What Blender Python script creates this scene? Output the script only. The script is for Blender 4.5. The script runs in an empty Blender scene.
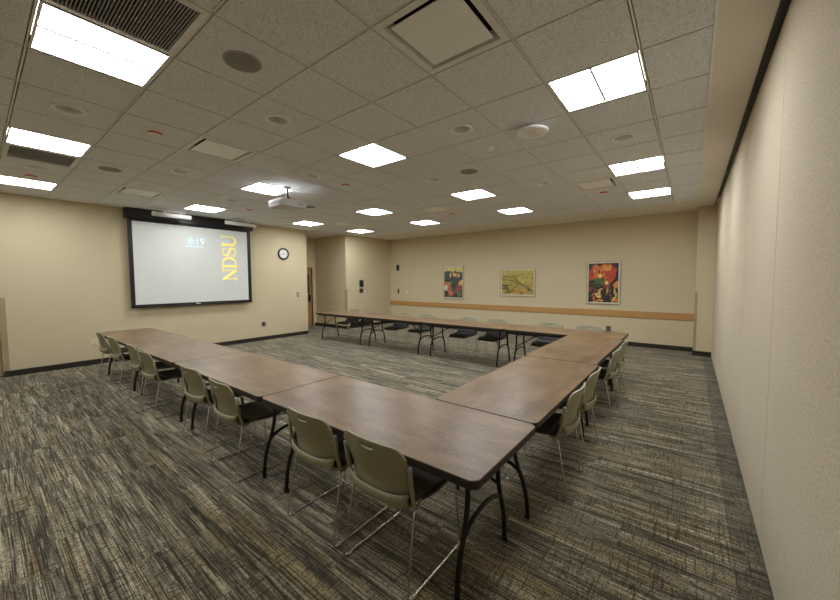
import bpy, bmesh, math, random
from mathutils import Matrix, Vector
random.seed(7)
SC = bpy.context.scene
COL = SC.collection
PI = math.pi

# ------------------------------------------------------------------ measures
HC = 3.0725                 # ceiling height
T = 0.6096                  # ceiling tile
GX, GY = -1.525, 2.113      # a crossing of the ceiling grid
XL, XR, YB, YF = -9.04, 0.373, 9.62, -1.6
TZ = 0.722                  # table top height
SCX = -8.94                 # projection screen plane


# ------------------------------------------------------------------ materials
def lin(c):
    return tuple(((v / 255) / 12.92 if v / 255 <= .04045 else ((v / 255 + .055) / 1.055) ** 2.4) for v in c)


def new_mat(name):
    m = bpy.data.materials.new(name)
    m.use_nodes = True
    nt = m.node_tree
    nt.nodes.clear()
    o = nt.nodes.new('ShaderNodeOutputMaterial')
    b = nt.nodes.new('ShaderNodeBsdfPrincipled')
    nt.links.new(b.outputs[0], o.inputs[0])
    return m, nt, b


def N(nt, typ, **kw):
    n = nt.nodes.new(typ)
    for k, v in kw.items():
        setattr(n, k, v)
    return n


def math_n(nt, op, a, b=None, c=None):
    n = nt.nodes.new('ShaderNodeMath')
    n.operation = op
    for i, v in enumerate((a, b, c)):
        if v is None:
            continue
        if isinstance(v, (int, float)):
            n.inputs[i].default_value = v
        else:
            nt.links.new(v, n.inputs[i])
    return n.outputs[0]


def mix_c(nt, f, a, b, mode='MIX'):
    n = nt.nodes.new('ShaderNodeMix')
    n.data_type = 'RGBA'
    n.blend_type = mode
    for s, v in ((n.inputs[0], f), (n.inputs[6], a), (n.inputs[7], b)):
        if isinstance(v, (int, float)):
            s.default_value = v
        elif isinstance(v, tuple):
            s.default_value = (*v, 1) if len(v) == 3 else v
        else:
            nt.links.new(v, s)
    return n.outputs[2]


def pm(name, rgb, rough=.6, metal=0., var=.06, scale=8., bump=0., bscale=200., spec=.5, stretch=None):
    """plain procedural material: a colour with a slow noise variation and an optional fine bump"""
    m, nt, b = new_mat(name)
    c = lin(rgb)
    tc = N(nt, 'ShaderNodeTexCoord')
    mp = N(nt, 'ShaderNodeMapping')
    if stretch:
        mp.inputs['Scale'].default_value = stretch
    nt.links.new(tc.outputs['Object'], mp.inputs[0])
    nz = N(nt, 'ShaderNodeTexNoise')
    nz.inputs['Scale'].default_value = scale
    nz.inputs['Detail'].default_value = 3
    nt.links.new(mp.outputs[0], nz.inputs['Vector'])
    lo = tuple(v * (1 - var) for v in c)
    hi = tuple(min(1, v * (1 + var)) for v in c)
    r = N(nt, 'ShaderNodeMapRange')
    r.inputs[1].default_value, r.inputs[2].default_value = .3, .7
    nt.links.new(nz.outputs[0], r.inputs[0])
    nt.links.new(mix_c(nt, r.outputs[0], lo, hi), b.inputs['Base Color'])
    b.inputs['Roughness'].default_value = rough
    b.inputs['Metallic'].default_value = metal
    b.inputs['Specular IOR Level'].default_value = spec
    if bump:
        n2 = N(nt, 'ShaderNodeTexNoise')
        n2.inputs['Scale'].default_value = bscale
        nt.links.new(mp.outputs[0], n2.inputs['Vector'])
        bp = N(nt, 'ShaderNodeBump')
        bp.inputs['Strength'].default_value = bump
        bp.inputs['Distance'].default_value = .002
        nt.links.new(n2.outputs[0], bp.inputs['Height'])
        nt.links.new(bp.outputs[0], b.inputs['Normal'])
    return m


def emit(name, rgb, strength, base=(200, 200, 200)):
    m = pm(name, base, .6, 0, .02)
    b = [n for n in m.node_tree.nodes if n.type == 'BSDF_PRINCIPLED'][0]
    b.inputs['Emission Color'].default_value = (*lin(rgb), 1)
    b.inputs['Emission Strength'].default_value = strength
    return m


def speckle(name, rgb, dark, scale, thr, rough=.9, amount=1., bump=.3):
    """mineral-fibre tile or woven panel: fine dark flecks over a pale ground"""
    m, nt, b = new_mat(name)
    tc = N(nt, 'ShaderNodeTexCoord')
    nz = N(nt, 'ShaderNodeTexNoise')
    nz.inputs['Scale'].default_value = scale
    nz.inputs['Detail'].default_value = 4
    nz.inputs['Roughness'].default_value = .7
    nt.links.new(tc.outputs['Object'], nz.inputs['Vector'])
    r = N(nt, 'ShaderNodeMapRange')
    r.inputs[1].default_value, r.inputs[2].default_value = thr - .07, thr + .07
    nt.links.new(nz.outputs[0], r.inputs[0])
    n2 = N(nt, 'ShaderNodeTexNoise')
    n2.inputs['Scale'].default_value = 2.2
    nt.links.new(tc.outputs['Object'], n2.inputs['Vector'])
    c1 = mix_c(nt, n2.outputs[0], tuple(v * .95 for v in lin(rgb)), tuple(min(1, v * 1.05) for v in lin(rgb)))
    f = math_n(nt, 'MULTIPLY', r.outputs[0], amount)
    nt.links.new(mix_c(nt, f, c1, lin(dark)), b.inputs['Base Color'])
    b.inputs['Roughness'].default_value = rough
    b.inputs['Specular IOR Level'].default_value = .2
    bp = N(nt, 'ShaderNodeBump')
    bp.inputs['Strength'].default_value = bump
    bp.inputs['Distance'].default_value = .0015
    nt.links.new(r.outputs[0], bp.inputs['Height'])
    bp.invert = True
    nt.links.new(bp.outputs[0], b.inputs['Normal'])
    return m


def carpet_mat():
    m, nt, b = new_mat('carpet')
    tc = N(nt, 'ShaderNodeTexCoord')
    sp = N(nt, 'ShaderNodeSeparateXYZ')
    nt.links.new(tc.outputs['Object'], sp.inputs[0])
    x, y = sp.outputs[0], sp.outputs[1]
    # plank id: 0.457 x 0.914 m planks laid with a third offset
    row = math_n(nt, 'FLOOR', math_n(nt, 'DIVIDE', y, .2285))
    xs = math_n(nt, 'ADD', x, math_n(nt, 'MULTIPLY', row, .305))
    colm = math_n(nt, 'FLOOR', math_n(nt, 'DIVIDE', xs, .914))
    cid = N(nt, 'ShaderNodeCombineXYZ')
    nt.links.new(row, cid.inputs[0])
    nt.links.new(colm, cid.inputs[1])
    wn = N(nt, 'ShaderNodeTexWhiteNoise', noise_dimensions='3D')
    nt.links.new(cid.outputs[0], wn.inputs['Vector'])
    rnd = wn.outputs['Value']
    off = math_n(nt, 'MULTIPLY', rnd, 37.)

    def streak(sx, sy, seed, detail=2.):
        cb = N(nt, 'ShaderNodeCombineXYZ')
        nt.links.new(math_n(nt, 'MULTIPLY', x, sx), cb.inputs[0])
        nt.links.new(math_n(nt, 'MULTIPLY', y, sy), cb.inputs[1])
        nt.links.new(math_n(nt, 'ADD', off, seed), cb.inputs[2])
        n = N(nt, 'ShaderNodeTexNoise')
        n.inputs['Scale'].default_value = 1
        n.inputs['Detail'].default_value = detail
        n.inputs['Roughness'].default_value = .6
        nt.links.new(cb.outputs[0], n.inputs['Vector'])
        return n.outputs[0]

    def rng(v, a, c, lo=0., hi=1.):
        r = N(nt, 'ShaderNodeMapRange')
        r.inputs[1].default_value, r.inputs[2].default_value = a, c
        r.inputs[3].default_value, r.inputs[4].default_value = lo, hi
        nt.links.new(v, r.inputs[0])
        return r.outputs[0]
    dark, mid, light, gold = lin(CARPET[0]), lin(CARPET[1]), lin(CARPET[2]), lin(CARPET[3])
    c = mix_c(nt, rng(streak(.8, 15, 0, 1.), .38, .60), dark, mid)
    c = mix_c(nt, rng(streak(1.2, 17, 11, 1.5), .50, .66, 0, .75), c, light)
    c = mix_c(nt, rng(streak(.8, 10, 23, 1.), .52, .68, 0, .7), c, gold)
    c = mix_c(nt, rng(rnd, .62, .95, 0, .45), c, dark)
    # fine pile lines along the plank and dark cross threads, a woven grid
    fine = rng(streak(1.8, 150, 5, 1.), .43, .53)
    c = mix_c(nt, math_n(nt, 'MULTIPLY', math_n(nt, 'SUBTRACT', 1., fine), .85), c, lin(CARPET[4]))
    c = mix_c(nt, rng(streak(5., 140, 31, 1.), .58, .68, 0, .55), c, light)
    cross = rng(streak(150., 55, 47, 1.), .50, .60, 0, .68)
    c = mix_c(nt, cross, c, lin(CARPET[4]))
    c = mix_c(nt, rng(streak(85., 4, 71, 1.), .58, .65, 0, .6), c, lin(CARPET[4]))
    # darker cut border strip along the partition
    brd = math_n(nt, 'MULTIPLY', math_n(nt, 'GREATER_THAN', x, .235), .45)
    c = mix_c(nt, brd, c, lin(CARPET[4]))
    nt.links.new(c, b.inputs['Base Color'])
    b.inputs['Roughness'].default_value = .95
    b.inputs['Specular IOR Level'].default_value = .15
    b.inputs['Sheen Weight'].default_value = .15
    bp = N(nt, 'ShaderNodeBump')
    bp.inputs['Strength'].default_value = .5
    bp.inputs['Distance'].default_value = .003
    nt.links.new(fine, bp.inputs['Height'])
    nt.links.new(bp.outputs[0], b.inputs['Normal'])
    return m


def laminate_mat():
    m, nt, b = new_mat('walnut_laminate')
    tc = N(nt, 'ShaderNodeTexCoord')
    mp = N(nt, 'ShaderNodeMapping')
    mp.inputs['Scale'].default_value = (1., 2.6, 1.)
    nt.links.new(tc.outputs['Object'], mp.inputs[0])
    n1 = N(nt, 'ShaderNodeTexNoise')
    n1.inputs['Scale'].default_value = 2.4
    n1.inputs['Detail'].default_value = 5
    n1.inputs['Roughness'].default_value = .6
    nt.links.new(mp.outputs[0], n1.inputs['Vector'])
    n2 = N(nt, 'ShaderNodeTexNoise')
    n2.inputs['Scale'].default_value = 45
    n2.inputs['Detail'].default_value = 3
    nt.links.new(mp.outputs[0], n2.inputs['Vector'])
    r1 = N(nt, 'ShaderNodeMapRange')
    r1.inputs[1].default_value, r1.inputs[2].default_value = .33, .68
    nt.links.new(n1.outputs[0], r1.inputs[0])
    c = mix_c(nt, r1.outputs[0], lin(LAM[0]), lin(LAM[1]))
    r2 = N(nt, 'ShaderNodeMapRange')
    r2.inputs[1].default_value, r2.inputs[2].default_value = .45, .75
    r2.inputs[4].default_value = .35
    nt.links.new(n2.outputs[0], r2.inputs[0])
    c = mix_c(nt, r2.outputs[0], c, lin(LAM[2]))
    nt.links.new(c, b.inputs['Base Color'])
    rr = N(nt, 'ShaderNodeMapRange')
    rr.inputs[3].default_value, rr.inputs[4].default_value = .26, .42
    nt.links.new(n2.outputs[0], rr.inputs[0])
    nt.links.new(rr.outputs[0], b.inputs['Roughness'])
    b.inputs['Specular IOR Level'].default_value = .42
    bp = N(nt, 'ShaderNodeBump')
    bp.inputs['Strength'].default_value = .08
    bp.inputs['Distance'].default_value = .001
    nt.links.new(n2.outputs[0], bp.inputs['Height'])
    nt.links.new(bp.outputs[0], b.inputs['Normal'])
    return m


def wood_mat(name, a, c, axis_scale=(1, 20, 20)):
    m, nt, b = new_mat(name)
    tc = N(nt, 'ShaderNodeTexCoord')
    mp = N(nt, 'ShaderNodeMapping')
    mp.inputs['Scale'].default_value = axis_scale
    nt.links.new(tc.outputs['Object'], mp.inputs[0])
    n1 = N(nt, 'ShaderNodeTexNoise')
    n1.inputs['Scale'].default_value = 1.5
    n1.inputs['Detail'].default_value = 5
    nt.links.new(mp.outputs[0], n1.inputs['Vector'])
    nt.links.new(mix_c(nt, n1.outputs[0], lin(a), lin(c)), b.inputs['Base Color'])
    b.inputs['Roughness'].default_value = .45
    return m


CARPET = [(98, 90, 73), (146, 135, 110), (216, 203, 170), (168, 146, 102), (44, 38, 28)]
LAM = [(100, 78, 54), (141, 113, 83), (168, 143, 109)]
M = dict(
    carpet=carpet_mat(),
    laminate=laminate_mat(),
    edge=pm('table_edge_vinyl', (40, 29, 23), .45),
    underside=pm('table_underside', (70, 52, 40), .7),
    leg=pm('black_brown_steel', (30, 25, 22), .4, .3),
    chrome=pm('chrome_rod', (225, 222, 216), .2, 1., .02),
    olive=pm('olive_plastic', (158, 153, 126), .42, 0, .03, 6, .05, 900),
    charcoal=pm('charcoal_seat', (54, 48, 39), .5, 0, .05, 6, .1, 900),
    glide=pm('grey_glide', (170, 168, 160), .5),
    wall=pm('tan_wall_paint', (208, 194, 160), .75, 0, .015, 1.5, .12, 260, .3),
    partition=speckle('partition_fabric', (210, 197, 174), (182, 168, 142), 75, .55, .9, .8, .3),
    seam=pm('partition_seam', (120, 108, 90), .8),
    track=pm('dark_track', (46, 42, 38), .5, .4),
    band=pm('ceiling_drywall', (232, 226, 214), .8, 0, .015, 1.5, .08, 250, .3),
    tile=speckle('ceiling_tile', (241, 243, 248), (180, 176, 170), 130, .56, .95, .8, .5),
    tee=pm('ceiling_tee', (236, 234, 230), .5),
    plenum=pm('dark_plenum', (22, 21, 22), .9),
    base=pm('dark_rubber_baseboard', (42, 35, 29), .5),
    guard=pm('taupe_corner_guard', (170, 152, 118), .5),
    oak=wood_mat('oak_rail', (176, 130, 72), (198, 152, 94), (1, 20, 20)),
    door=wood_mat('oak_door', (158, 116, 66), (182, 138, 84), (20, 20, 1)),
    frame=pm('door_frame_paint', (196, 180, 145), .5),
    white=pm('white_enamel', (249, 249, 247), .4, 0, .02),
    offwhite=pm('off_white_enamel', (234, 232, 226), .45, 0, .02),
    grey=pm('grey_metal', (168, 167, 168), .5, .1),
    dgrey=pm('speaker_mesh', (142, 138, 132), .7, 0, .1, 500),
    black=pm('black_plastic', (24, 23, 24), .5),
    blackcase=pm('black_enamel', (26, 22, 22), .35),
    ivory=pm('ivory_plastic', (218, 204, 168), .5),
    pwhite=pm('projector_white', (206, 206, 204), .5),
    steel=pm('brushed_steel', (150, 146, 138), .35, .9),
    brown=pm('brown_plastic', (62, 46, 36), .5),
    slate=pm('slate_plastic', (64, 66, 72), .4),
    red=pm('orange_red_rim', (226, 96, 70), .4),
    lens=emit('lamp_lens', (245, 250, 255), 26.0),
    lens2=emit('lamp_lens_side', (255, 240, 206), 9.0),
    reflector=pm('white_reflector', (235, 232, 222), .35),
    spine=pm('lamp_spine', (104, 104, 100), .6),
    screen=emit('projection_fabric', (214, 224, 220), .14, (206, 206, 198)),  # weak glow stands in for the projector's light on the fabric
    beam_yellow=emit('projected_yellow', (255, 228, 104), .62, (226, 208, 110)),  # this and the next two: projector light put in as glowing colour
    beam_blue=emit('projected_pale_blue', (150, 214, 255), .75, (200, 214, 224)),
    beam_faint=emit('projected_faint_blue', (190, 208, 224), .26, (200, 206, 206)),
    clockface=pm('clock_face', (232, 230, 222), .4),
    mat_board=pm('picture_mount_board', (222, 212, 186), .7),
    pframe=pm('brushed_picture_frame', (176, 166, 146), .4, .3),
)


# ------------------------------------------------------------------ mesh helpers
class MB:
    def __init__(s):
        s.v, s.f, s.m, s.s = [], [], [], []

    def face(s, idx, mi=0, sm=False):
        s.f.append(tuple(idx)); s.m.append(mi); s.s.append(sm)

    def poly(s, pts, mi=0):
        k = len(s.v)
        s.v += [tuple(p) for p in pts]
        s.face(range(k, k + len(pts)), mi)

    def box(s, x0, x1, y0, y1, z0, z1, mi=0):
        k = len(s.v)
        s.v += [(x, y, z) for z in (z0, z1) for y in (y0, y1) for x in (x0, x1)]
        for q in ((0, 2, 3, 1), (4, 5, 7, 6), (0, 1, 5, 4), (2, 6, 7, 3), (0, 4, 6, 2), (1, 3, 7, 5)):
            s.face([k + i for i in q], mi)

    def tube(s, pts, r, n=10, mi=0, cap=True, closed=False):
        pts = [Vector(p) for p in pts]
        L = len(pts)
        k0 = len(s.v)
        ref = None
        for i, p in enumerate(pts):
            if closed:
                t = pts[(i + 1) % L] - pts[i - 1]
            else:
                t = pts[min(i + 1, L - 1)] - pts[max(i - 1, 0)]
            t.normalize()
            if ref is None:
                ref = t.orthogonal().normalized()
            else:
                ref = (ref - t * ref.dot(t)).normalized()
            bi = t.cross(ref)
            rr = r[i] if isinstance(r, (list, tuple)) else r
            for a in range(n):
                an = 2 * PI * a / n
                s.v.append(tuple(p + (ref * math.cos(an) + bi * math.sin(an)) * rr))
        for i in range(L if closed else L - 1):
            a0, b0 = k0 + i * n, k0 + ((i + 1) % L) * n
            for a in range(n):
                s.face((a0 + a, a0 + (a + 1) % n, b0 + (a + 1) % n, b0 + a), mi, True)
        if cap and not closed:
            s.face(range(k0 + n - 1, k0 - 1, -1), mi)
            s.face(range(k0 + (L - 1) * n, k0 + L * n), mi)

    def lathe(s, prof, n=32, c=(0, 0, 0), axis='z', mi=0, smooth=True):
        """prof: list of (radius, height); radius 0 closes"""
        k0 = len(s.v)
        rings = []
        for (r, h) in prof:
            if r == 0:
                rings.append([len(s.v)]); s.v.append(s._ax(0, 0, h, c, axis)); continue
            ids = []
            for a in range(n):
                an = 2 * PI * a / n
                ids.append(len(s.v)); s.v.append(s._ax(r * math.cos(an), r * math.sin(an), h, c, axis))
            rings.append(ids)
        for A, B in zip(rings, rings[1:]):
            for a in range(n):
                b = (a + 1) % n
                if len(A) == 1 and len(B) == 1:
                    continue
                if len(A) == 1:
                    s.face((A[0], B[b], B[a]), mi, smooth)
                elif len(B) == 1:
                    s.face((A[a], A[b], B[0]), mi, smooth)
                else:
                    s.face((A[a], A[b], B[b], B[a]), mi, smooth)

    @staticmethod
    def _ax(a, b, h, c, axis):
        if axis == 'z':
            return (c[0] + a, c[1] + b, c[2] + h)
        if axis == 'x':
            return (c[0] + h, c[1] + a, c[2] + b)
        return (c[0] + a, c[1] + h, c[2] + b)

    def prism(s, pts, z0, z1, mi=0, mside=None, mtop=None):
        """outline of (x, y) raised between z0 and z1"""
        k = len(s.v); n = len(pts)
        s.v += [(x, y, z0) for x, y in pts] + [(x, y, z1) for x, y in pts]
        s.face(range(k + n - 1, k - 1, -1), mi)
        s.face(range(k + n, k + 2 * n), mi if mtop is None else mtop)
        for i in range(n):
            j = (i + 1) % n
            s.face((k + i, k + j, k + n + j, k + n + i), mi if mside is None else mside)

    def grid_shell(s, fn, us, vs, th, mi=0, hole=None):
        """sheet of thickness th through fn(u, v), with optional skipped cells"""
        nu, nv = len(us), len(vs)
        P = [[Vector(fn(u, v)) for v in vs] for u in us]
        k0 = len(s.v)
        e = 1e-3
        for side in (0, 1):
            for i, u in enumerate(us):
                for j, v in enumerate(vs):
                    du = Vector(fn(u + e, v)) - Vector(fn(u - e, v))
                    dv = Vector(fn(u, v + e)) - Vector(fn(u, v - e))
                    nn = du.cross(dv).normalized()
                    s.v.append(tuple(P[i][j] + nn * (th / 2 if side else -th / 2)))
        idx = lambda sd, i, j: k0 + sd * nu * nv + i * nv + j
        alive = lambda i, j: 0 <= i < nu - 1 and 0 <= j < nv - 1 and not (hole and hole(i, j))
        for i in range(nu - 1):
            for j in range(nv - 1):
                if not alive(i, j):
                    continue
                s.face((idx(1, i, j), idx(1, i + 1, j), idx(1, i + 1, j + 1), idx(1, i, j + 1)), mi, True)
                s.face((idx(0, i, j), idx(0, i, j + 1), idx(0, i + 1, j + 1), idx(0, i + 1, j)), mi, True)
                for (di, dj, a, b) in ((-1, 0, (i, j), (i, j + 1)), (1, 0, (i + 1, j + 1), (i + 1, j)),
                                       (0, -1, (i + 1, j), (i, j)), (0, 1, (i, j + 1), (i + 1, j + 1))):
                    if not alive(i + di, j + dj):
                        s.face((idx(0, *a), idx(1, *a), idx(1, *b), idx(0, *b)), mi)

    def build(s, name, mats, parent=None, bevel=0., bseg=2, loc=None):
        me = bpy.data.meshes.new(name)
        me.from_pydata(s.v, [], s.f)
        if not isinstance(mats, (list, tuple)):
            mats = [mats]
        for m in mats:
            me.materials.append(m)
        for p, mi, sm in zip(me.polygons, s.m, s.s):
            p.material_index = mi
            p.use_smooth = sm
        me.update()
        o = bpy.data.objects.new(name, me)
        COL.objects.link(o)
        if parent is not None:
            o.parent = parent
        if loc:
            o.location = loc
        if bevel:
            md = o.modifiers.new('Bevel', 'BEVEL')
            md.width = bevel; md.segments = bseg; md.limit_method = 'ANGLE'
        return o


def rrect(hx, hy, r, n=6):
    out = []
    for cx, cy, a0 in ((hx - r, hy - r, 0), (-hx + r, hy - r, PI / 2), (-hx + r, -hy + r, PI), (hx - r, -hy + r, 1.5 * PI)):
        for k in range(n + 1):
            a = a0 + PI / 2 * k / n
            out.append((cx + r * math.cos(a), cy + r * math.sin(a)))
    return out


def fillet(pts, r, n=5):
    """round the inner corners of a polyline"""
    pts = [Vector(p) for p in pts]
    out = [pts[0]]
    for a, b, c in zip(pts, pts[1:], pts[2:]):
        d1, d2 = (a - b), (c - b)
        q = min(r, d1.length * .45, d2.length * .45)
        p1, p2 = b + d1.normalized() * q, b + d2.normalized() * q
        for k in range(n + 1):
            t = k / n
            out.append(p1 * (1 - t) ** 2 + b * 2 * t * (1 - t) + p2 * t * t)
    out.append(pts[-1])
    return out


def tag(o, label=None, cat=None, group=None, kind=None):
    if label: o['label'] = label
    if cat: o['category'] = cat
    if group: o['group'] = group
    if kind: o['kind'] = kind
    return o


def thing(name, label, cat, loc=(0, 0, 0), rz=0., group=None):
    o = bpy.data.objects.new(name, None)
    o.empty_display_size = .1
    COL.objects.link(o)
    o.location = loc
    o.rotation_euler = (0, 0, rz)
    return tag(o, label, cat, group)


def copy_tree(o, parent=None):
    c = o.copy()
    COL.objects.link(c)
    if parent is not None:
        c.parent = parent
    for ch in [x for x in o.children]:
        copy_tree(ch, c)
    return c


def put(proto, first, loc, rz, label, group):
    o = proto if first else copy_tree(proto)
    o.location = loc
    o.rotation_euler = (0, 0, rz)
    tag(o, label, None, group)
    return o


def struct(mb, name, mats, **kw):
    o = mb.build(name, mats, **kw)
    o['kind'] = 'structure'
    return o


# ------------------------------------------------------------------ the room
b = MB(); b.box(-10.7, .55, YF - .1, YB + .1, -.08, 0)
struct(b, 'floor', M['carpet'])

b = MB()
b.box(XL - .15, XL, .27, 6.16, 0, HC)
b.box(-10.65, XL - .15, 6.0, 6.16, 0, HC)
struct(b, 'wall_left', M['wall'])
b = MB()
b.box(-9.8, -9.65, YF, .27, 0, HC); b.box(-9.65, XL - .15, .12, .27, 0, HC)
struct(b, 'wall_recess', M['wall'])
b = MB(); b.box(-8.87 - 1.63, -8.87, 7.5, YB, 0, HC)
struct(b, 'wall_closet', M['wall'])
b = MB(); b.box(-10.65, .5, YB, YB + .1, 0, HC)
struct(b, 'wall_back', M['wall'])
b = MB(); b.box(-9.8, .5, YF - .1, YF, 0, HC)
struct(b, 'wall_front', M['wall'])
b = MB(); b.box(.08, XR, 9.2, YB, 0, HC)
struct(b, 'column', M['wall'])
# alcove wall with the door opening
DY0, DY1, DZ = 6.42, 7.36, 2.03
b = MB()
b.box(-10.65, -10.5, 6.16, DY0, 0, HC); b.box(-10.65, -10.5, DY1, 7.5, 0, HC); b.box(-10.65, -10.5, DY0, DY1, DZ, HC)
struct(b, 'wall_alcove', M['wall'])
# folding partition along the camera's side of the room
b = MB()
ys = [YF, -.2, 1.3, 2.8, 4.27, 5.86, 7.35, 8.85, YB]
for a, c in zip(ys, ys[1:]):
    b.box(XR, XR + .09, a + .0025, c - .0025, .02, HC - .012, 0)
b.box(XR + .012, XR + .1, YF, YB, 0, HC, 1)
struct(b, 'wall_right', [M['partition'], M['seam']])
b = MB(); b.box(XR + .003, XR + .02, YF, YB, 0, .02)
struct(b, 'trim_1', M['track'])['label'] = 'dark floor seal below the partition'
b = MB()
b.box(XR - .045, XR - .03, YF, 9.2, HC - .012, HC + .001); b.box(XR - .03, XR + .03, YF, 9.2, HC - .004, HC + .02)
struct(b, 'trim_2', M['track'])['label'] = 'dark ceiling track of the partition'

# baseboards
bb = .1; bt = .012
b = MB(); b.box(XL, XL + bt, .27, 6.16, 0, bb); struct(b, 'baseboard_left', M['base'], bevel=.003)
b = MB(); b.box(-8.87, .08, YB - bt, YB, 0, bb); struct(b, 'baseboard_back', M['base'], bevel=.003)
b = MB(); b.box(.08 - bt, .08, 9.2 - bt, YB - bt, 0, bb); b.box(.08, XR, 9.2 - bt, 9.2, 0, bb)
struct(b, 'baseboard_column', M['base'], bevel=.003)
b = MB(); b.box(-8.87, -8.87 + bt, 7.5 - bt, YB - bt, 0, bb); b.box(-10.5 + bt, -8.87, 7.5 - bt, 7.5, 0, bb)
struct(b, 'baseboard_closet', M['base'], bevel=.003)
b = MB(); b.box(-10.5, -10.5 + bt, 6.16, DY0 - .06, 0, bb); b.box(-10.5, -10.5 + bt, DY1 + .06, 7.5, 0, bb)
struct(b, 'baseboard_alcove', M['base'], bevel=.003)
# oak chair rail
b = MB()
for a, c in ((-8.87, -7.33), (-7.327, -4.9), (-4.897, -2.45), (-2.447, .08)):
    b.box(a, c, YB - .022, YB, .685, .838)
tag(struct(b, 'trim_3', M['oak'], bevel=.004), 'oak chair rail along the picture wall')
# corner guards
b = MB(); b.box(XL, XL + .003, .27, .34, .1, 1.33); b.box(XL - .06, XL + .003, .267, .27, .1, 1.33); struct(b, 'trim_4', M['guard'])
b = MB(); b.box(.08, .12, 9.196, 9.2, .1, 1.32); b.box(.076, .08, 9.196, 9.245, .1, 1.32); struct(b, 'trim_5', M['guard'])
b = MB(); b.box(-8.92, -8.867, 7.497, 7.5, .1, 1.3); b.box(-8.87, -8.867, 7.5, 7.55, .1, 1.3); struct(b, 'trim_6', M['guard'])

# door in the alcove
b = MB(); b.box(-10.58, -10.535, DY0 + .01, DY1 - .01, .008, DZ - .012)
d = struct(b, 'door_1', M['door'], bevel=.002)
d['label'] = 'oak door in the alcove beside the screen wall'
b = MB(); b.box(-10.533, -10.53, DY1 - .16, DY1 - .05, .86, 1.1)
b.tube([(-10.53, DY1 - .09, .98), (-10.475, DY1 - .09, .98), (-10.475, DY1 - .2, .98)], .011)
b.build('door_handle', M['black'], d)
b = MB(); b.box(-10.535, -10.532, DY1 - .2, DY1 - .1, 1.15, 1.8); b.build('vision_glass', M['slate'], d)
b = MB()
for a, c in ((DY0 - .06, DY0), (DY1, DY1 + .06)):
    b.box(-10.66, -10.485, a, c, 0, DZ + .06)
b.box(-10.66, -10.485, DY0, DY1, DZ, DZ + .06)
tag(struct(b, 'trim_7', M['frame'], bevel=.004), 'painted frame of the alcove door')

# ------------------------------------------------------------------ ceiling: lay-in tiles in a tee grid
LIGHTS = [(i, j) for j in (-3, 1, 5, 8) for i in (1, -3, -7, -11) if (i, j) != (1, -3)]
GRILLES = [(-2, -3), (-8, -3)]
DIFF = [(0, -1), (-5, -1), (-10, -1), (0, 6), (-5, 6), (-10, 6)]
DOWN = [(-5, -3), (-9, -3), (-3, -1), (-7, -1), (-1, 1), (-5, 1), (-9, 1), (1, 3), (-3, 3), (-7, 3), (-1, 5), (-5, 5), (-9, 5)]
XE, YE = .072, 8.372        # where the tiled field stops
open_cells = set(LIGHTS) | set(GRILLES) | set(DIFF)
b = MB()
g, tz = .012, .03
for i in range(-16, 3):
    for j in range(-7, 11):
        x0, x1 = GX + i * T, min(GX + (i + 1) * T, XE)
        y0, y1 = max(GY + j * T, YF - .05), min(GY + (j + 1) * T, YE)
        if x1 - x0 < .03 or y1 - y0 < .03 or (i, j) in open_cells:
            continue
        X0, X1, Y0, Y1 = x0 + g, x1 - g, y0 + g, y1 - g
        if (i, j) in DOWN:
            cx, cy, r, n = (x0 + x1) / 2, (y0 + y1) / 2, .098, 32
            k = len(b.v)
            h = (X1 - X0) / 2
            for a in range(n):
                an = 2 * PI * a / n + PI / 4
                c, s = math.cos(an), math.sin(an)
                q = h / max(abs(c), abs(s))
                b.v.append((cx + c * q, cy + s * q, HC)); b.v.append((cx + c * r, cy + s * r, HC))
            for a in range(n):
                c = (a + 1) % n
                b.face((k + 2 * a, k + 2 * a + 1, k + 2 * c + 1, k + 2 * c), 0)
        else:
            b.poly([(X0, Y0, HC), (X0, Y1, HC), (X1, Y1, HC), (X1, Y0, HC)], 0)
        e = 0.
        o4 = [(X0, Y0), (X0, Y1), (X1, Y1), (X1, Y0)]
        w4 = [(X0 - e, Y0 - e), (X0 - e, Y1 + e), (X1 + e, Y1 + e), (X1 + e, Y0 - e)]
        for a in range(4):
            c = (a + 1) % 4
            b.poly([(*o4[c], HC), (*o4[a], HC), (*w4[a], HC + tz), (*w4[c], HC + tz)], 0)
# tees
for i in range(-16, 3):
    x = GX + i * T
    b.box(x - .0055, x + .0055, YF, YE, HC + .004, HC + .04, 1)
for j in range(-6, 11):
    y = GY + j * T
    b.box(-10.65, XE, y - .0055, y + .0055, HC + .004, HC + .04, 1)
# smooth plasterboard bands beside the tiles and the slab above
b.box(XE, XR - .045, YF, YE, HC - .006, HC + .05, 2)
b.box(-10.65, XR + .1, YE, YB + .1, HC - .006, HC + .05, 2)
b.box(XE - .014, XE, YF, YE, HC - .01, HC + .05, 1)
b.box(-10.65, XE, YE - .014, YE, HC - .01, HC + .05, 1)
b.box(-10.7, .5, YF - .1, YB + .1, HC + .122, HC + .135, 3)
struct(b, 'ceiling', [M['tile'], M['tee'], M['band'], M['plenum']])


def cell(i, j):
    return (GX + (i + .5) * T, GY + (j + .5) * T, HC)


ordn = ['first', 'second', 'third', 'fourth', 'fifth', 'sixth', 'seventh', 'eighth']

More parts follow.
